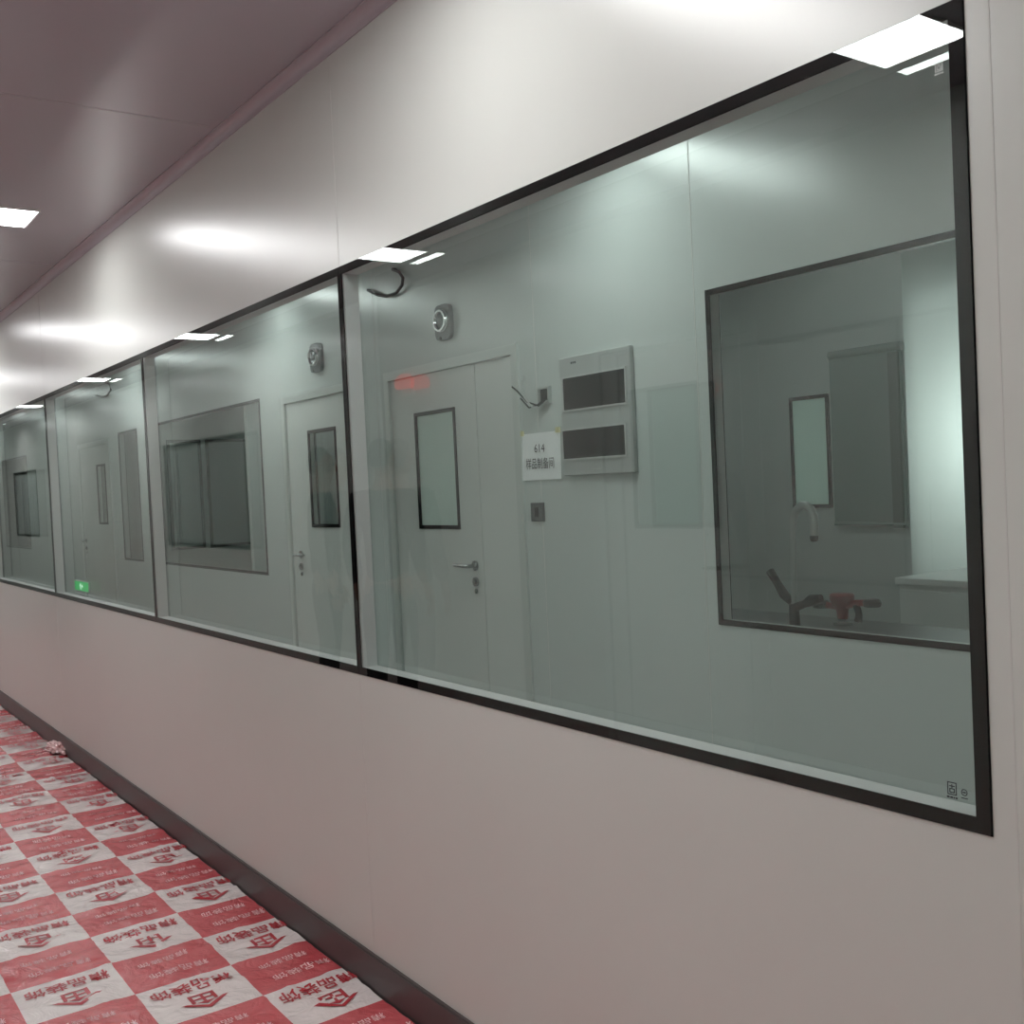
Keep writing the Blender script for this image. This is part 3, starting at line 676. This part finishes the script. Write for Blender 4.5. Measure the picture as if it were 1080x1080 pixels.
# ------------------------------------------------------------------ printed protective film on the floor
FX0, FX1, FY0, FY1 = XL+.02, D-.018, .2, 14
film = MB(); step = .025; nx = int((FX1-FX0)/step); ny = int((FY1-FY0)/step)
vs = []
for j in range(ny+1):
    for i in range(nx+1):
        x, y = FX0+(FX1-FX0)*i/nx, FY0+(FY1-FY0)*j/ny; vs.append((x, y, hgt(x, y)))
film.add(vs, [(j*(nx+1)+i, j*(nx+1)+i+1, (j+1)*(nx+1)+i+1, (j+1)*(nx+1)+i) for j in range(ny) for i in range(nx)])
tv, tf = text_geo('精品装饰', .066, .0009)
tv2, tf2 = text_geo('精品装饰', .046, .0002)
def deco(geo, cx, cy, mi, sx=-1, sy=-1):                  # the print runs head-down, towards the camera
    film.add([(cx+v[0]*sx, cy+v[1]*sy, hgt(cx+v[0]*sx, cy+v[1]*sy)+.0018) for v in geo[0]], geo[1], mi)
def rects(l):
    v = []; f = []
    for (x0, y0, x1, y1) in l:
        n0 = len(v); v += [(x0, y0), (x1, y0), (x1, y1), (x0, y1)]; f.append((n0, n0+1, n0+2, n0+3))
    return v, f
hv, hf = rects([(-.042, -.054, -.030, .006), (.030, -.054, .042, .006), (-.030, -.054, .030, -.044), (-.005, -.044, .005, .006), (-.030, -.024, -.005, -.014), (.005, -.024, .030, -.014)])
n0 = len(hv); hv += [(-.078, -.002), (-.058, -.002), (0, .038), (.058, -.002), (.078, -.002), (0, .060)]; hf += [(n0, n0+1, n0+2, n0+5), (n0+2, n0+3, n0+4, n0+5)]
n0 = len(hv); hv += [(-.030, .006), (.030, .006), (0, .026)]; hf.append((n0, n0+1, n0+2))
hv = [(v[0]*.9, v[1]*.9) for v in hv]
for i in range(-8, 2):
    for j in range(-9, 28):
        x, y = OX+(i+.5)*CX, OY+(j+.5)*CY
        if x-CX/2 < FX0 or x+CX*.36 > FX1 or y < 1.2 or y > 9.2: continue
        if (i+j) % 2 == 0:
            deco((tv, tf), x, y+.068, 1, -.92, -1); deco((hv, hf), x+.004, y-.044, 1)
        else:
            deco((tv2, tf2), x+.01, y-.045, 2, -1.0, -.9); deco((tv2, tf2), x-.01, y+.05, 2, -.85, -.7)
tag(film.build('protective_film', [M_FILM, M_FILMRED, M_FILMWHITE], smooth=True), 'red and white checked printed protective film covering the corridor floor', 'floor covering')

# crumpled scrap of clear plastic by the skirting
c = atz(68, 789, .02)
bm = bmesh.new(); bmesh.ops.create_icosphere(bm, subdivisions=4, radius=1)
m_ = MB(); bm.verts.index_update()
top = max(hgt(c.x-.02+.01*i, c.y+.02*j) for i in range(-8, 9) for j in range(-9, 10))
for v in bm.verts:
    d = 1+.55*noise.noise(v.co*2.1)+.3*noise.noise(v.co*5.3); v.co = Vector((v.co.x*.065*d, v.co.y*.16*d, max(-.004, v.co.z*.035*d)))
m_.add([v.co + Vector((c.x-.02, c.y, top+.0035)) for v in bm.verts], [[v.index for v in f.verts] for f in bm.faces]); bm.free()
M_SCRAP = mat('pale_pink_plastic', (214, 170, 168), .22, .6, 0, .15, 18)
tag(m_.build('plastic_scrap', M_SCRAP, loc=(c.x-.02, c.y, .02)), 'crumpled scrap of pale plastic lying near the skirting', 'plastic scrap')

# ------------------------------------------------------------------ world
w = bpy.data.worlds.new('world'); scn.world = w; w.use_nodes = True
w.node_tree.nodes['Background'].inputs[0].default_value = (.88, .92, .9, 1); w.node_tree.nodes['Background'].inputs[1].default_value = .6
scn.view_settings.view_transform = 'Standard'
